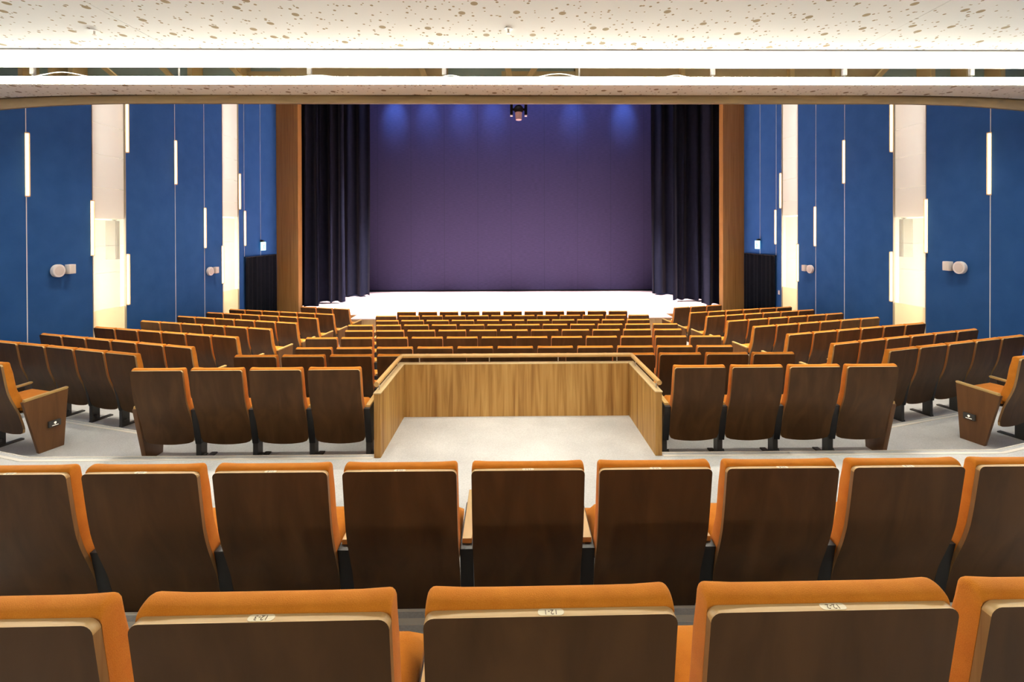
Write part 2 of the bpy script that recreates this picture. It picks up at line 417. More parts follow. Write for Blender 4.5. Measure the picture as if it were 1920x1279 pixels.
# continuous cove light along the lip of the baffle
cl = link('cove_light', None)
bm = BM(); box(bm, -8.39, 8.39, 5.592, 5.634, 4.936, 5.015); link('housing', mesh_of('housing', bm, 'white', False), cl)
bm = BM(); box(bm, -8.39, 8.39, 5.586, 5.592, 4.938, 5.010); link('diffuser', mesh_of('diffuser', bm, 'led', False), cl)
bm = BM(); box(bm, -8.39, 8.39, 5.596, 5.630, 4.9325, 4.936); link('lower_diffuser', mesh_of('lower_diffuser', bm, 'ledlow', False), cl)
tag(cl, 'long bright white strip light along the edge of the ceiling slot', 'strip light')

ORD = ['first', 'second', 'third', 'fourth', 'fifth', 'sixth', 'seventh', 'eighth', 'ninth', 'tenth', 'eleventh', 'twelfth']
# white hangers that carry the baffle
for i, px in enumerate((66, 337, 580, 833, 1088, 1342, 1594, 1839)):
    x = (px - 955) * 5.6 / 853 - 0.085
    thin = px in (337, 1088)
    t = thing('hanger_rod', ('thin bare' if thin else 'thick clamped') + ' white hanger rod over the cove light, %s from the left' % ORD[i], 'hanger rod', (x, 5.655, 5.0), group='hanger rods above the cove light')
    bm = BM(); tube(bm, (0, 0, 0), (0, 0, 0.62), 0.011, 10); link('rod', mesh_of('rod', bm, 'white'), t)
    if not thin:
        bm = BM(); box(bm, -0.026, 0.026, -0.02, 0.02, 0.055, 0.22, 0.004, 1); link('clamp', mesh_of('clamp', bm, 'white'), t)
# loose cables on the lip
for i, (pa, pb, h, lab) in enumerate(((70, 182, 0.055, 'white cable looping over the cove light at the far left hanger'), (556, 640, 0.020, 'short white cable hump by the third hanger from the left'),
                                      (826, 868, 0.024, 'small white cable loop by the fourth hanger from the left'), (1003, 1092, 0.045, 'white cable arching up beside the fifth hanger from the left'),
                                      (1245, 1296, 0.028, 'small white cable hump left of the sixth hanger'))):
    xa, xb = [(p - 955) * 5.6 / 853 - 0.085 for p in (pa, pb)]
    bm = BM(); polytube(bm, [(xa + (xb - xa) * t, 5.605, 5.014 + h * math.sin(math.pi * t) ** 1.5) for t in [j / 16 for j in range(17)]], 0.006, 8)
    tag(link('cable', mesh_of('cable', bm, 'white')), lab, 'cable', 'cables on the cove light')
# sprinkler heads
for x, y, lab in ((-4.15, 4.52, 'small white sprinkler head in the ceiling near the left edge'), (-0.09, 4.46, 'small white sprinkler head in the middle of the ceiling')):
    t = thing('sprinkler_head', lab, 'sprinkler', (x, y, RC + 0.003), group='sprinkler heads in the perforated ceiling')
    bm = BM(); tube(bm, (0, 0, -0.008), (0, 0, 0.0), 0.048, 24, 0.042); link('rosette', mesh_of('rosette', bm, 'whitemetal'), t)
    bm = BM(); tube(bm, (0, 0, -0.042), (0, 0, -0.008), 0.009, 12); tube(bm, (0, 0, -0.046), (0, 0, -0.042), 0.018, 16); link('nozzle', mesh_of('nozzle', bm, 'steel'), t)

# ------------------------------------------------------------------ wall lamps
LAMPS = [(7.93, 3.744), (9.145, 2.666), (9.985, 4.864), (9.985, 1.56), (11.42, 4.327), (12.50, 2.71), (13.255, 1.655), (14.105, 3.85), (14.37, 2.72)]
DESC = ['at the nearest pale line on the %s wall', 'on the near edge of the first white strip, %s wall', 'high on the far edge of the first white strip, %s wall',
        'low on the far edge of the first white strip, %s wall', 'high on the second pale line of the %s wall', 'above the distant round fixture on the %s wall',
        'on the near edge of the second white strip, %s wall', 'on the far edge of the second white strip, %s wall', 'beside the curtained doorway on the %s wall']
for s, side in ((-1, 'left'), (1, 'right')):
    for (y, z), d in zip(LAMPS, DESC):
        t = thing('tube_lamp', 'glowing tube lamp ' + d % side, 'wall lamp', (s * WX, y, z), group='tube lamps on the blue walls')
        bm = BM(); tube(bm, (-s * 0.028, 0, 0.02), (-s * 0.028, 0, 1.09), 0.017, 16); link('tube', mesh_of('tube', bm, 'tube'), t)
        bm = BM(); tube(bm, (-s * 0.028, 0, 0.005), (-s * 0.028, 0, 1.105), 0.031, 20); link('bloom_sleeve', mesh_of('bloom_sleeve', bm, 'bloom'), t)  # added sleeve, stands in for the amber bloom at the tube's edge
        bm = BM(); box(bm, *sorted((-s * 0.006, 0)), -0.018, 0.018, 0.0, 1.11); link('back_plate', mesh_of('back_plate', bm, 'whitemetal'), t)
        for z0, z1 in ((0.0, 0.02), (1.09, 1.11)):
            bm = BM(); tube(bm, (-s * 0.028, 0, z0 + (0.021 if z0 < 0.5 else -0.021) * 0 ), (-s * 0.028, 0, z1), 0.0165, 16); link('end_cap', mesh_of('end_cap', bm, 'whitemetal'), t)
    # round fixture with a small box beside it
    for y, z, near in ((8.42, 2.43, 'nearer'), (12.66, 2.07, 'farther')):
        t = thing('wall_speaker', 'round white wall speaker, %s one on the %s blue wall' % (near, side), 'speaker', (s * WX, y, z), group='round speakers on the blue walls')
        bm = BM(); lathe_x(bm, [(0.09, 0), (0.10, 0.02), (0.117, 0.022), (0.118, 0.026), (0.118, 0.074), (0.113, 0.080), (0.088, 0.080)], 0, 0, 0, 36, -s); link('housing', mesh_of('housing', bm, 'whitemetal', angle=25), t)
        bm = BM(); lathe_x(bm, [(0.086, 0.079), (0.082, 0.083), (0.04, 0.084), (0.005, 0.084)], 0, 0, 0, 36, -s); link('grille', mesh_of('grille', bm, 'cream_grille', angle=25), t)
        t = thing('wall_box', 'small white box beside the %s round speaker on the %s wall' % (near, side), 'box', (s * WX, y + 0.22, z + 0.015), group='small boxes on the blue walls')
        bm = BM(); box(bm, *sorted((-s * 0.11, -s * 0.02)), -0.065, 0.065, -0.088, 0.088, 0.006, 2); link('housing', mesh_of('housing', bm, 'whitemetal'), t)
        bm = BM(); box(bm, *sorted((-s * 0.025, 0)), -0.03, 0.03, -0.03, 0.03); link('bracket', mesh_of('bracket', bm, 'whitemetal'), t)
        bm = BM(); [box(bm, *sorted((-s * 0.113, -s * 0.109)), -0.05 + 0.02 * j, -0.04 + 0.02 * j, -0.075, 0.075) for j in range(6)]; link('grille', mesh_of('grille', bm, 'white'), t)
    # loudspeaker behind the fabric strip
    t = thing('loudspeaker', 'tall grey loudspeaker behind the white fabric strip, %s wall' % side, 'loudspeaker', (s * (WX + 0.36), 10.10, 2.55), rz=0, group='loudspeakers behind the fabric strips')
    bm = BM(); box(bm, -0.11, 0.11, -0.11, 0.11, 0.0, 0.84, 0.01, 2); link('cabinet', mesh_of('cabinet', bm, 'speaker'), t)
    bm = BM(); box(bm, *sorted((-s * 0.125, -s * 0.11)), -0.09, 0.09, 0.03, 0.81, 0.005, 1); link('grille', mesh_of('grille', bm, 'foot'), t)
    bm = BM(); tube(bm, (0, 0, 0.84), (0, 0, 0.90), 0.02, 10); box(bm, -0.03, 0.03, -0.03, 0.03, 0.855, 0.872); link('bracket', mesh_of('bracket', bm, 'foot'), t)
    # doorway curtain
    bm = BM(); cols = []
    n = 76
    for j in range(n + 1):
        u = j / n; y = 14.34 + 1.86 * u
        w = 0.022 * math.sin(u * 2 * math.pi * 7.5) + 0.012 * math.sin(u * 29.0 + 1.3 * s)
        cols.append([bm.verts.new((s * (WX - 0.065) + w * (0.7 + 0.5 * (1 - k / 6)), y, -0.17 + 2.53 * k / 6)) for k in range(7)])
    for a, b in zip(cols, cols[1:]):
        for k in range(6): bm.faces.new((a[k], b[k], b[k + 1], a[k + 1]))
    bmesh.ops.solidify(bm, geom=bm.faces[:], thickness=0.006)
    t = thing('doorway_curtain', 'black curtain hung over the doorway in the %s blue wall' % side, 'curtain', (0, 0, 0), group='doorway curtains')
    link('drape', mesh_of('drape', bm, 'blackdrape', angle=80), t)
    bm = BM(); tube(bm, (s * (WX - 0.065), 14.32, 2.365), (s * (WX - 0.065), 16.22, 2.365), 0.012, 10)
    for y in (14.36, 16.18): box(bm, *sorted((s * (WX - 0.07), s * WX)), y - 0.012, y + 0.012, 2.355, 2.375)
    link('curtain_rail', mesh_of('curtain_rail', bm, 'black'), t)
    # exit sign
    t = thing('exit_sign', 'small glowing green and white exit sign above the %s doorway curtain' % side, 'exit sign', (s * WX, 15.32, 2.55), group='exit signs')
    bm = BM(); box(bm, *sorted((-s * 0.10, -s * 0.06)), -0.13, 0.13, 0.0, 0.28, 0.004, 1); link('lit_panel', mesh_of('lit_panel', bm, 'exit'), t)
    bm = BM()                                                     # running figure pictogram, plain strokes
    xx = sorted((-s * 0.104, -s * 0.100))
    tube(bm, (xx[0], 0.02, 0.205), (xx[1], 0.02, 0.205), 0.018, 12)
    for (ya, za, yb, zb) in ((0.01, 0.18, -0.02, 0.11), (-0.02, 0.11, 0.03, 0.075), (0.03, 0.075, 0.02, 0.03), (-0.02, 0.11, -0.06, 0.06), (0.0, 0.165, 0.05, 0.14), (0.0, 0.165, -0.05, 0.15)):
        tube(bm, ((xx[0] + xx[1]) / 2, ya, za), ((xx[0] + xx[1]) / 2, yb, zb), 0.009, 8)
    link('pictogram', mesh_of('pictogram', bm, 'exitgreen'), t)
    bm = BM(); box(bm, *sorted((-s * 0.09, 0)), -0.05, 0.05, 0.28, 0.34, 0.004, 1); link('bracket', mesh_of('bracket', bm, 'black'), t)
bm = BM(); box(bm, WX - 0.02, WX, 14.16, 14.24, 1.15, 1.28, 0.004, 2)
tag(link('switch_plate', mesh_of('switch_plate', bm, 'whitemetal')), 'small white switch plate low on the wall beside the right doorway', 'switch')

# ------------------------------------------------------------------ stage
Z0 = ROWS[2][1]
bm = BM(); box(bm, -5.1, 5.1, 14.5, 23.0, Z0, STAGE - 0.03, mi=1); box(bm, -7.3, -5.1, 15.25, YP + 0.3, Z0, STAGE - 0.03, mi=1); box(bm, 5.1, 7.3, 15.25, YP + 0.3, Z0, STAGE - 0.03, mi=1)
box(bm, -5.14, 5.14, 14.46, 23.0, STAGE - 0.03, STAGE); box(bm, -7.3, -5.14, 15.21, YP + 0.3, STAGE - 0.03, STAGE); box(bm, 5.14, 7.3, 15.21, YP + 0.3, STAGE - 0.03, STAGE)
box(bm, -9.6, -5.14, YP + 0.3, 23.0, STAGE - 0.03, STAGE); box(bm, 5.14, 9.6, YP + 0.3, 23.0, STAGE - 0.03, STAGE)
struct('floor_stage', bm, ['stage', 'stagefront'])
for s, side in ((-1, 'left'), (1, 'right')):
    t = thing('stage_steps', 'pale wooden steps up to the stage at its %s end' % side, 'steps', (s * 5.65, 14.6, Z0), group='steps at the ends of the stage')
    for i in range(2):
        bm = BM(); box(bm, -0.50, 0.50, 0.32 * i, 0.60, 0.20 * i, 0.20 * (i + 1), 0.006, 1); link('step', mesh_of('step', bm, 'stagefront'), t)

def drape(name, label, xa, xb, y, z0, z1, folds, amp, seed, mat='velvet', group=None, edge_s=1):
    rnd = random.Random(seed)
    ph = [rnd.uniform(0, 6.28) for _ in range(4)]
    bm = BM(); n = folds * 14; nz = 12; cols = []
    for j in range(n + 1):
        u = j / n; x = xa + (xb - xa) * u
        uu = u + 0.018 * math.sin(u * 9 + ph[0])
        w = amp * math.sin(uu * 2 * math.pi * folds + ph[1]) + amp * 0.45 * math.sin(uu * 2 * math.pi * folds * 0.47 + ph[2])
        col = []
        for k in range(nz + 1):
            v = k / nz
            flare = 1.0 + 0.35 * (1 - v) ** 2
            zz = z0 + (z1 - z0) * v + (0.02 * math.sin(uu * 2 * math.pi * folds + ph[3]) if k == 0 else 0)
            col.append(bm.verts.new((x + 0.05 * (1 - v) ** 3 * math.sin(u * 14 + ph[3]), y + w * flare, zz)))
        cols.append(col)
    for a, b in zip(cols, cols[1:]):
        for k in range(nz): bm.faces.new((a[k], b[k], b[k + 1], a[k + 1]))
    bmesh.ops.solidify(bm, geom=bm.faces[:], thickness=0.02)
    o = link(name, mesh_of(name, bm, mat, angle=80))
    return tag(o, label, 'curtain', group)
G = 'side curtains of the stage'
drape('stage_curtain', 'frontmost dark navy curtain at the left of the stage', -8.3, -7.09, 16.85, STAGE + 0.03, 10.3, 3, 0.10, 1, group=G)
drape('stage_curtain', 'second dark navy curtain from the left pillar', -7.75, -6.50, 17.75, STAGE + 0.05, 10.3, 3, 0.10, 2, group=G)
drape('stage_curtain', 'innermost navy curtain left of the violet backdrop', -7.6, -6.02, 19.55, STAGE + 0.06, 10.3, 3, 0.10, 3, group=G)
drape('stage_curtain', 'frontmost dark navy curtain at the right of the stage', 7.10, 8.3, 16.9, STAGE + 0.03, 10.3, 3, 0.10, 4, group=G)
drape('stage_curtain', 'second dark navy curtain from the right pillar', 6.32, 7.75, 17.9, STAGE + 0.06, 10.3, 3, 0.10, 5, group=G)
drape('stage_curtain', 'innermost navy curtain right of the violet backdrop', 6.05, 7.6, 19.75, STAGE + 0.06, 10.3, 3, 0.10, 6, group=G)
t = thing('backdrop', 'wide flat violet blue backdrop cloth across the back of the stage', 'backdrop', (0, 21.2, STAGE))
bm = BM(); box(bm, -7.4, 7.4, 0, 0.02, 0.06, 9.95); link('cloth', mesh_of('cloth', bm, 'backdrop'), t)
bm = BM(); box(bm, -7.4, 7.4, -0.02, 0.03, 0.015, 0.07, 0.006, 1); link('bottom_bar', mesh_of('bottom_bar', bm, 'dark'), t)

# moving head spotlight
hx, hy, hz = 0.19, 13.0, 6.63
t = thing('stage_spotlight', 'black moving head spotlight hanging above the front of the stage', 'spotlight', (hx, hy, hz))
bm = BM(); bmesh.ops.create_uvsphere(bm, u_segments=28, v_segments=18, radius=0.135); link('head', mesh_of('head', bm, 'dark'), t)
bm = BM(); tube(bm, (0, -0.02, -0.30), (0, 0, -0.02), 0.085, 24, 0.105); link('barrel', mesh_of('barrel', bm, 'lens'), t)
for s in (-1, 1):
    bm = BM(); box(bm, s * 0.205 - 0.04, s * 0.205 + 0.04, -0.07, 0.07, -0.17, 0.42, 0.02, 2); box(bm, *sorted((s * 0.12, s * 0.18)), -0.03, 0.03, -0.03, 0.03); a = link('yoke_arm', mesh_of('yoke_arm', bm, 'dark'), t)
    bm = BM(); box(bm, s * 0.205 - 0.035, s * 0.205 + 0.035, -0.06, 0.06, -0.19, -0.17); link('arm_cap', mesh_of('arm_cap', bm, 'whitemetal'), a)
bm = BM(); box(bm, -0.26, 0.26, -0.16, 0.16, 0.42, 0.60, 0.02, 2); tube(bm, (0, 0, 0.6), (0, 0, TOP - hz), 0.025, 12); link('base', mesh_of('base', bm, 'dark'), t)

# ------------------------------------------------------------------ parapet round the viewing bay
t = thing('parapet', 'low oak panelled parapet with handrail around the bay in the central aisle', 'parapet', (0, 4.44, ROWS[10][1]))
PT = 1.54 - ROWS[10][1]
yi = 5.43 - 4.44
for s in (-1, 1):
    bm = BM(); box(bm, *sorted((s * 1.345, s * 1.41)), 0, yi + 0.07, 0.0, PT - 0.012, 0.002, 1); link('side_panel', mesh_of('side_panel', bm, 'oak'), t)
    bm = BM(); prism_xy(bm, [(s * 1.34, -0.005), (s * 1.415, -0.005), (s * 1.415, yi + 0.075), (s * 1.34, yi)], PT - 0.012, PT, 0, 0.003); link('cap', mesh_of('cap', bm, 'cap'), t)
bm = BM(); box(bm, -1.345, 1.345, yi, yi + 0.07, 0.0, PT - 0.012, 0.002, 1); link('front_panel', mesh_of('front_panel', bm, 'oak'), t)
bm = BM(); prism_xy(bm, [(-1.34, yi), (1.34, yi), (1.415, yi + 0.075), (-1.415, yi + 0.075)], PT - 0.012, PT, 0, 0.003); link('cap', mesh_of('cap', bm, 'cap'), t)
bm = BM(); rx = 1.385; ry = yi + 0.045; rz_ = PT + 0.082
polytube(bm, [(-rx, 0.0, rz_), (-rx, ry - 0.02, rz_), (-rx + 0.006, ry - 0.006, rz_), (-rx + 0.02, ry, rz_), (rx - 0.02, ry, rz_), (rx - 0.006, ry - 0.006, rz_), (rx, ry - 0.02, rz_), (rx, 0.0, rz_)], 0.024, 16)
link('handrail', mesh_of('handrail', bm, 'rail', angle=60), t)
for x, y in [(-1.17, ry), (-0.33, ry), (0.50, ry), (1.21, ry), (-rx, 0.10), (-rx, 0.85), (rx, 0.10), (rx, 0.85)]:
    bm = BM(); tube(bm, (x, y, PT - 0.002), (x, y, rz_ - 0.015), 0.006, 10); link('rail_post', mesh_of('rail_post', bm, 'steel'), t)

# ------------------------------------------------------------------ theatre seat
HW = 0.265
PROF = [(0.08, 0.190), (0.20, 0.172), (0.34, 0.138), (0.44, 0.100), (0.52, 0.070), (0.60, 0.047), (0.70, 0.030), (0.915, 0.0)]
zs_ = np.linspace(0.0, 1.0, 401)
ys_ = np.interp(zs_, [p[0] for p in PROF], [p[1] for p in PROF])
ker = np.hanning(41); ker /= ker.sum()
ysm = np.convolve(np.pad(ys_, 20, mode='edge'), ker, mode='valid')
def yb(z): return float(np.interp(z, zs_, ysm))

def shell_mesh():
    bm = BM(); r = 0.022; th = 0.020
    xs = [-HW + r * (1 - math.cos(a)) for a in np.linspace(0, math.pi / 2, 6)]
    xs = xs + list(np.linspace(-HW + r, HW - r, 13))[1:-1] + [-x for x in reversed(xs)]
    nz = 26; F = []; Bk = []
    for x in xs:
        d = max(0.0, abs(x) - (HW - r)); top = 0.915 - r + math.sqrt(max(0, r * r - d * d))
        u = abs(x) / HW; bot = 0.075 + 0.03 * u * u + 0.05 * max(0, (u - 0.86) / 0.14) ** 2
        cr = 0.012 * (1 - u * u) - 0.012                      # slight crown across the width
        ca, cb = [], []
        for k in range(nz + 1):
            z = bot + (top - bot) * k / nz
            y = yb(z) - cr * 0.0
            ca.append(bm.verts.new((x, y, z))); cb.append(bm.verts.new((x, y + th, z)))
        Bk.append(ca); F.append(cb)
    nx = len(xs)
    for i in range(nx - 1):
        for k in range(nz):
            bm.faces.new((Bk[i][k], Bk[i + 1][k], Bk[i + 1][k + 1], Bk[i][k + 1])).material_index = 0
            bm.faces.new((F[i][k], F[i][k + 1], F[i + 1][k + 1], F[i + 1][k])).material_index = 0
        bm.faces.new((Bk[i][nz], Bk[i + 1][nz], F[i + 1][nz], F[i][nz])).material_index = 1
        bm.faces.new((Bk[i][0], F[i][0], F[i + 1][0], Bk[i + 1][0])).material_index = 1
    for i in (0, nx - 1):
        for k in range(nz): bm.faces.new((Bk[i][k], Bk[i][k + 1], F[i][k + 1], F[i][k])).material_index = 2
    return mesh_of('back_shell', bm, ['shell', 'ply', 'plyshade'], angle=40)

def cushion_mesh():
    """upholstered pad: profile swept over the width, rounded over at the sides"""
    bm = BM()
    n = 22; z0, z1 = 0.40, 0.930
    def ring(inset):
        pts = []; th = 0.072 - inset
        zt = z1 - inset; zb = z0 + inset
        for k in range(n + 1):                                  # front face, bottom to top
            z = zb + (zt - 0.03 - zb) * k / n
            pts.append((yb(z) + 0.020 + th * (1.0 if z < 0.8 else 1.0 - 0.18 * ((z - 0.8) / 0.13)) + 0.008 * math.sin(min(1, max(0, (z - 0.42) / 0.2)) * math.pi), z))
        yf = pts[-1][0]; yr = yb(zt) + 0.021
        for a in np.linspace(0.25, 1.0, 6):                     # rounded crest
            t = a * math.pi / 2
            c = (yr + yf) / 2; h = (yf - yr) / 2
            pts.append((c + h * math.cos(t), zt - 0.03 + 0.03 * math.sin(t)))
        for a in np.linspace(0.2, 1.0, 5):
            t = math.pi / 2 + a * math.pi / 2
            pts.append((c + h * math.cos(t), zt - 0.018 + 0.018 * math.sin(t)))
        for k in range(n + 1):                                  # rear face down the shell
            z = zt - 0.022 - (zt - 0.022 - zb) * k / n
            pts.append((yb(z) + 0.021, z))
        return pts
    cols = []
    R_ = 0.016
    ts = list(np.linspace(0, math.pi / 2, 5))
    lefts = [(-HW + R_ * (1 - math.sin(t)), R_ * (1 - math.cos(t)) ) for t in reversed(ts)]
    stations = lefts + [(x, 0.0) for x in np.linspace(-HW + R_, HW - R_, 9)[1:-1]] + [(-x, i) for x, i in reversed(lefts)]
    stations = sorted(stations, key=lambda p: p[0])
    for x, ins in stations:
        # crest lifts a little at the corners
        cols.append([bm.verts.new((x, y, z + 0.006 * (abs(x) / HW) ** 6 * (1 if z > 0.88 else 0))) for y, z in ring(ins)])
    m = len(cols[0])
    for a, b in zip(cols, cols[1:]):
        for k in range(m): bm.faces.new((a[k], a[(k + 1) % m], b[(k + 1) % m], b[k]))
    bm.faces.new(cols[0]); bm.faces.new(cols[-1][::-1])
    return mesh_of('back_cushion', bm, 'orange', angle=60)

def seat_mesh():
    bm = BM(); nx, ny = 10, 10
    def P(u, v, top):
        x = -0.248 + 0.496 * u; y = 0.165 + 0.365 * v
        e = min(1, min(u, 1 - u) * 9, min(v, 1 - v) * 9); e = math.sin(e * math.pi / 2)
        zc = 0.375 + 0.02 * v
        return (x, y, zc + (0.065 * (0.35 + 0.65 * e) + 0.01 * math.sin(math.pi * v) if top else -0.03 * (0.3 + 0.7 * e)))
    T = [[bm.verts.new(P(i / nx, j / ny, True)) for j in range(ny + 1)] for i in range(nx + 1)]
    Bt = [[bm.verts.new(P(i / nx, j / ny, False)) for j in range(ny + 1)] for i in range(nx + 1)]
    for i in range(nx):
        for j in range(ny):
            bm.faces.new((T[i][j], T[i + 1][j], T[i + 1][j + 1], T[i][j + 1])); bm.faces.new((Bt[i][j], Bt[i][j + 1], Bt[i + 1][j + 1], Bt[i + 1][j]))
    for i in range(nx):
        bm.faces.new((T[i][0], Bt[i][0], Bt[i + 1][0], T[i + 1][0])); bm.faces.new((T[i][ny], T[i + 1][ny], Bt[i + 1][ny], Bt[i][ny]))
    for j in range(ny):
        bm.faces.new((T[0][j], T[0][j + 1], Bt[0][j + 1], Bt[0][j])); bm.faces.new((T[nx][j], Bt[nx][j], Bt[nx][j + 1], T[nx][j + 1]))
    bmesh.ops.subdivide_edges
    return mesh_of('seat_cushion', bm, 'orange', angle=70)

def pan_mesh():
    bm = BM(); pts = [(0.17, 0.335), (0.30, 0.318), (0.44, 0.322), (0.53, 0.345), (0.53, 0.362), (0.44, 0.340), (0.30, 0.336), (0.17, 0.350)]
    prism_yz(bm, pts, -0.245, 0.245, 0.003, 1); return mesh_of('seat_pan', bm, 'shell')

def arm_mesh():
    bm = BM(); prism_yz(bm, [(0.150, 0.473), (0.530, 0.500), (0.545, 0.508), (0.542, 0.524), (0.155, 0.497)], -0.024, 0.024, 0.004, 2); return mesh_of('armrest', bm, 'arm')

def standard_mesh(w):
    bm = BM(); prism_yz(bm, [(0.112, 0.473), (0.140, 0.36), (0.168, 0.20), (0.185, 0.085), (0.36, 0.07), (0.44, 0.30), (0.47, 0.494)], -w, w, 0.004, 1)
    return mesh_of('standard', bm, 'black')

def foot_mesh():
    bm = BM(); box(bm, -0.036, 0.020, 0.200, 0.30, -DZ, 0.10, 0.004, 1); box(bm, -0.036, 0.028, 0.195, 0.46, -DZ, 0.018 - DZ, 0.003, 1); box(bm, 0.02, 0.052, 0.22, 0.27, -0.065, -0.048, 0.003, 1); tube(bm, (0.046, 0.245, -0.075), (0.046, 0.245, -0.04), 0.010, 8)
    return mesh_of('foot', bm, 'foot')

def panel_mesh():
    bm = BM(); prism_yz(bm, [(0.135, 0.472), (0.272, -DZ), (0.498, -DZ), (0.540, 0.500)], -0.024, 0.024, 0.003, 2); return mesh_of('end_panel', bm, 'panel')

ME = dict(back_shell=shell_mesh(), back_cushion=cushion_mesh(), seat_cushion=seat_mesh(), seat_pan=pan_mesh(), armrest=arm_mesh(), standard=standard_mesh(0.0325), standard_narrow=standard_mesh(0.0225), foot=foot_mesh(), end_panel=panel_mesh())

def light_box_mesh(sgn):
    bm = BM(); box(bm, *sorted((0, sgn * 0.03)), -0.055, 0.055, -0.035, 0.035, 0.004, 2); return mesh_of('aisle_light', bm, 'foot')
def light_mark_mesh(sgn):
    bm = BM(); a, b = sgn * 0.029, sgn * 0.0315
    tube(bm, (a, 0, 0.010), (b, 0, 0.010), 0.0115, 20)
    p = [(-0.006, 0.002), (0.006, 0.002), (0, -0.007)]
    A = [bm.verts.new((a, y, z)) for y, z in p]; B = [bm.verts.new((b, y, z)) for y, z in p]
    bm.faces.new(A); bm.faces.new(B); [bm.faces.new((A[i], A[(i + 1) % 3], B[(i + 1) % 3], B[i])) for i in range(3)]
    for y, w in ((-0.024, 0.005), (-0.011, 0.006), (0.0, 0.003), (0.011, 0.006), (0.024, 0.005)):
        box(bm, *sorted((a, b)), y - w, y + w, -0.021, -0.015)
    return mesh_of('mark', bm, 'mark')

def text_mesh(txt):
    cu = bpy.data.curves.new('number_text', 'FONT'); cu.body = txt; cu.size = 0.0165; cu.align_x = 'CENTER'; cu.align_y = 'CENTER'; cu.extrude = 0.0003
    o = bpy.data.objects.new('number_text', cu); COL.objects.link(o); bpy.context.view_layer.update()
    me = bpy.data.meshes.new_from_object(o); bpy.data.objects.remove(o); bpy.data.curves.remove(cu)
    me.materials.clear(); me.materials.append(M['ink']); me.name = 'numerals'
    return me
def plate_mesh():
    bm = BM(); r = 0.0085; hw = 0.0275 - r; pts = []
    for i in range(11): t = -math.pi / 2 + math.pi * i / 10; pts.append((hw + r * math.cos(t), r * math.sin(t)))
    for i in range(11): t = math.pi / 2 + math.pi * i / 10; pts.append((-hw + r * math.cos(t), r * math.sin(t)))
    prism_xy(bm, pts, 0, 0.0012); return mesh_of('number_plate', bm, 'plate')
PLATE = plate_mesh()

def seat(x, y, z, rz, label, group, left='standard', right=None, half=0.30, number=None, light=0):
    t = thing('theatre_seat', label, 'seat', (x, y, z), rz, group)
    for nme in ('back_shell', 'back_cushion', 'seat_cushion', 'seat_pan'): link(nme, ME[nme], t, (0, 0, DZ))
    for sd, kind in ((-1, left), (1, right)):
        if kind == 'standard':
            link('armrest', ME['armrest'], t, (sd * half, 0, DZ)); st = link('standard', ME['standard' if half > 0.295 else 'standard_narrow'], t, (sd * half, 0, DZ)); link('foot', ME['foot'], st)
        elif kind == 'panel':
            h = half + 0.030
            link('armrest', ME['armrest'], t, (sd * h, 0, DZ)); ep = link('end_panel', ME['end_panel'], t, (sd * h, 0, DZ))
            if light == sd:
                al = link('aisle_light', light_box_mesh(sd), t, (sd * (h + 0.0235), 0.40, DZ + 0.15)); link('mark', light_mark_mesh(sd), al)
    if number:
        p = link('number_plate', PLATE, t, (0, yb(0.915) + 0.0105, 0.9145 + DZ))
        link('numerals', text_mesh(number), p, (0, 0, 0.0013), math.pi)
    return t

# rear rows
n12 = {-2: '12-5', -1: '12-3', 0: '12-1', 1: '12-2', 2: '12-4'}
for j, k in enumerate(range(-2, 3)):
    seat(0.6 * k, ROWS[12][0] + 0.0095 * 0.6 * k, ROWS[12][1], 0.0095, 'orange theatre seat in the nearest row, %s from the left' % ORD[j], 'seats in the nearest row', right='standard' if k == 2 else None, number=n12[k])
n11 = {-4: '11-9', -3: '11-7', -2: '11-5', -1: '11-3', 0: '11-1', 1: '11-2', 2: '11-4', 3: '11-6', 4: '11-8'}
for j, k in enumerate(range(-4, 5)):
    seat(0.6 * k, ROWS[11][0], ROWS[11][1], 0, 'orange theatre seat in the second nearest row, behind the aisle, %s from the left' % ORD[j], 'seats in the row behind the aisle', right='standard' if k == 4 else None, number=n11[k])
# split row beside the parapet
for s, side in ((-1, 'left'), (1, 'right')):
    for j in range(4):
        x = s * (1.885 + 0.6 * j)
        l, r_ = 'standard', None
        if s < 0 and j == 3: l = 'panel'
        if s < 0 and j == 0: r_ = 'standard'
        if s > 0 and j == 3: r_ = 'panel'
        seat(x, ROWS[10][0], ROWS[10][1], 0, 'dark wooden backed orange seat %s of the oak parapet, %s from it' % (side, ORD[j]), 'seats beside the oak parapet', l, r_)
# central block
for n in range(9, 1, -1):
    cnt = 12 if n % 2 else 11
    for j in range(cnt):
        x = 0.6 * (j - (cnt - 1) / 2)
        seat(x, ROWS[n][0], ROWS[n][1], 0, 'orange theatre seat in the %s central row from the stage, %s from the left' % (ORD[n - 2], ORD[j]), 'seats in the central block',
             'panel' if j == 0 else 'standard', 'panel' if j == cnt - 1 else None)
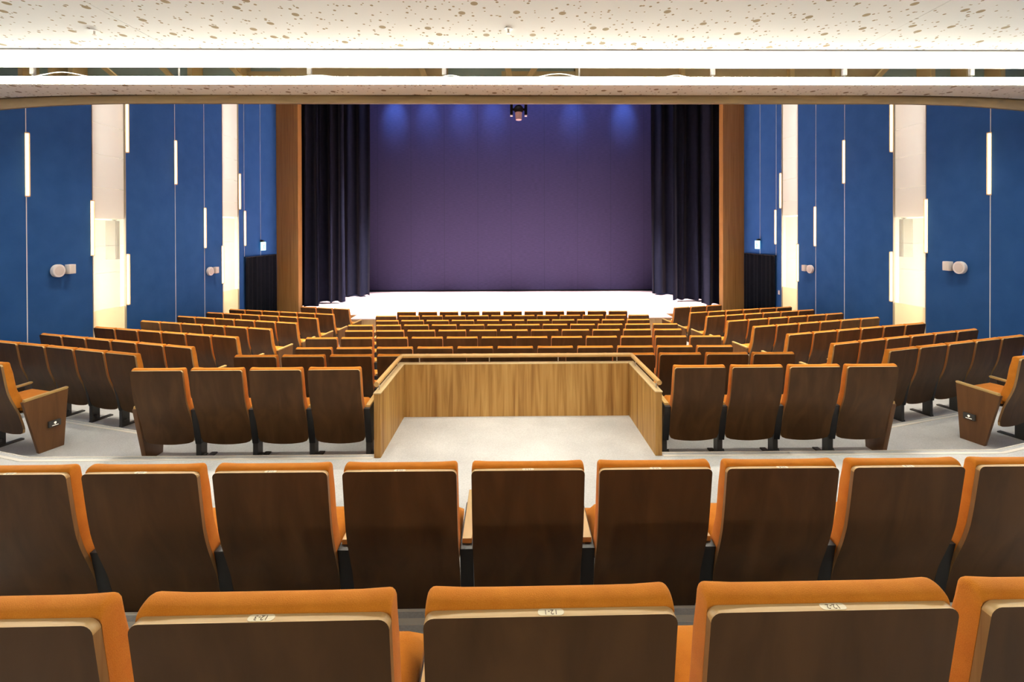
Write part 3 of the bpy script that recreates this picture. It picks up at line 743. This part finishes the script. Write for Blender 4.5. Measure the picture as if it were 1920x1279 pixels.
# wings
WING = {9: (5.86, 16.7, 5, 4.88), 8: (6.85, 17.2, 6, 4.86), 7: (7.87, 16.2, 6, 4.80), 6: (9.0, 16.0, 6, 4.81), 5: (10.09, 16.0, 6, 4.81), 4: (11.17, 15.7, 6, 4.81), 3: (12.12, 15.5, 6, 4.78), 2: (13.38, 16.5, 3, 4.81)}
WP = 0.578
for s, side in ((-1, 'left'), (1, 'right')):
    for n, (y, ang, cnt, x0) in WING.items():
        a = R(ang); ca, sa = math.cos(a), math.sin(a)
        for j in range(cnt):
            d = HW + WP * j
            cx = s * (x0 + d * ca); cy = y + d * sa
            inner = 'panel' if j == 0 else 'standard'
            outer = 'standard' if j == cnt - 1 else None
            l, r_ = (outer, inner) if s < 0 else (inner, outer)
            seat(cx, cy, ROWS[n][1] + (0.0), s * a, 'orange theatre seat in the %s wing, %s row from the stage, %s from the aisle' % (side, ORD[n - 2], ORD[j]), 'seats in the %s wing' % side, l, r_, WP / 2)
    a = R(17); d = HW
    seat(s * (5.51 + d * math.cos(a)), 4.90 + d * math.sin(a), ROWS[10][1], s * a, 'orange aisle seat with a black light box on its end panel, %s edge' % side, 'aisle seats with light boxes',
         'standard' if s < 0 else 'panel', 'panel' if s < 0 else 'standard', light=-s)

# ------------------------------------------------------------------ lights
def area(name, loc, size, power, col, rot=(0, 0, 0), sy=None, spread=180):
    l = bpy.data.lights.new(name, 'AREA'); l.energy = power; l.color = col; l.size = size; l.spread = R(spread)
    if sy: l.shape = 'RECTANGLE'; l.size_y = sy
    else: l.shape = 'DISK'
    o = bpy.data.objects.new(name, l); COL.objects.link(o); o.location = loc; o.rotation_euler = rot
    return o
def spot(name, loc, target, power, col, angle, blend=0.6, r=0.08):
    l = bpy.data.lights.new(name, 'SPOT'); l.energy = power; l.color = col; l.spot_size = R(angle); l.spot_blend = blend; l.shadow_soft_size = r
    o = bpy.data.objects.new(name, l); COL.objects.link(o); o.location = loc
    o.rotation_euler = (Vector(target) - Vector(loc)).to_track_quat('-Z', 'Y').to_euler()
    return o
WARM = (1.0, 0.90, 0.74)
for y in (8.4, 10.6, 12.8):
    for x in (-6.2, -3.2, 0, 3.2, 6.2): area('hall_downlight', (x, y, 8.5), 0.28, 66, WARM, spread=62)
for x in (-3.2, 0, 3.2): area('rear_downlight', (x, -4.2, 5.03), 0.16, 45, WARM, rot=(R(35), 0, 0))
for x in (-6.0, 6.0): area('rear_downlight', (x, -1.0, 5.03), 0.16, 45, WARM, rot=(R(35), 0, 0))
for s in (-1, 1):
    for xa in (2.4, 3.6, 4.8): spot('aisle_fill_spot', (s * xa, 8.4, 8.5), (s * (2.55 + (xa - 2.4) * 0.55), 4.35, 0.9), 650, WARM, 22, 0.5, 0.05)  # unseen spots added to light the aisle floor and cast seat shadows
for x in (-0.75, 0.75): spot('bay_fill_spot', (x, 3.6, 5.03), (x * 0.8, 4.85, 0.9), 260, WARM, 44, 0.8, 0.06)  # unseen spots added to brighten the floor inside the parapet
PINK = (1.0, 0.84, 1.0)
for x in (-4.6, -1.6, 1.6, 4.6): area('stage_flood', (x, 17.7, 9.9), 0.6, 1000, PINK, rot=(0, 0, 0), spread=44)
area('blue_wash_fill', (0, 19.0, 10.2), 11.0, 420, (0.20, 0.38, 1.0), rot=(R(55), 0, 0), sy=0.3)  # unseen fill added to wash the upper backdrop blue
for px in (740, 802, 866, 925, 1075, 1172):
    x = (px - 955) * 21.0 / 853 - 0.085
    spot('backdrop_spot', (x, 19.9, 10.2), (x, 21.2, 8.5), 1150 if px in (740, 1172) else 560, (0.18, 0.42, 1.0), 38, 1.0, 0.15)
for s in (-1, 1):
    for ya, zs, e in ((Y1, 3.42, 112), (Y3, 3.62, 140)):
        x = s * (WX + 0.56)
        area('bay_light', (x, ya - 0.55, 2.1), 0.7, e, (1.0, 0.93, 0.77), rot=(R(90), 0, s * R(-12)), sy=1.9)
        area('upper_bay_fill', (x, ya - 0.55, 6.0), 0.7, 100 if ya < 10 else 125, (0.98, 0.97, 0.94), rot=(R(90), 0, s * R(-12)), sy=4.0)  # fill added to brighten the otherwise unlit upper cavity
w = bpy.data.worlds.new('world'); SC.world = w; w.use_nodes = True
w.node_tree.nodes['Background'].inputs[0].default_value = (0.02, 0.02, 0.02, 1)

# ------------------------------------------------------------------ camera
F = 853.0
cam = bpy.data.cameras.new('camera'); co = bpy.data.objects.new('camera', cam); COL.objects.link(co)
cam.sensor_fit = 'HORIZONTAL'; cam.sensor_width = 36; cam.lens = 36 * F / 1920
co.location = (-0.085, 0, CAMZ)
yaw, pitch, roll = R(0.65), R(0.30), R(0.15)
rot = Matrix.Rotation(-yaw, 3, 'Z') @ Matrix.Rotation(R(90) - pitch, 3, 'X') @ Matrix.Rotation(-roll, 3, 'Z')
co.rotation_euler = rot.to_euler()
ppx = 955 + F * math.tan(yaw); ppy = 438 + F * math.tan(pitch)
cam.shift_x = -(ppx - 960) / 1920; cam.shift_y = (ppy - 639.5) / 1920
cam.clip_start = 0.02; cam.clip_end = 100
SC.camera = co

SC.view_settings.view_transform = 'Standard'; SC.view_settings.look = 'None'; SC.view_settings.gamma = 1.0
SC.view_settings.exposure = 0.0; SC.view_settings.use_curve_mapping = False
SC.cycles.max_bounces = 10; SC.cycles.diffuse_bounces = 5; SC.cycles.transparent_max_bounces = 12
SC.cycles.use_denoising = True
SC.cycles.sample_clamp_indirect = 8.0
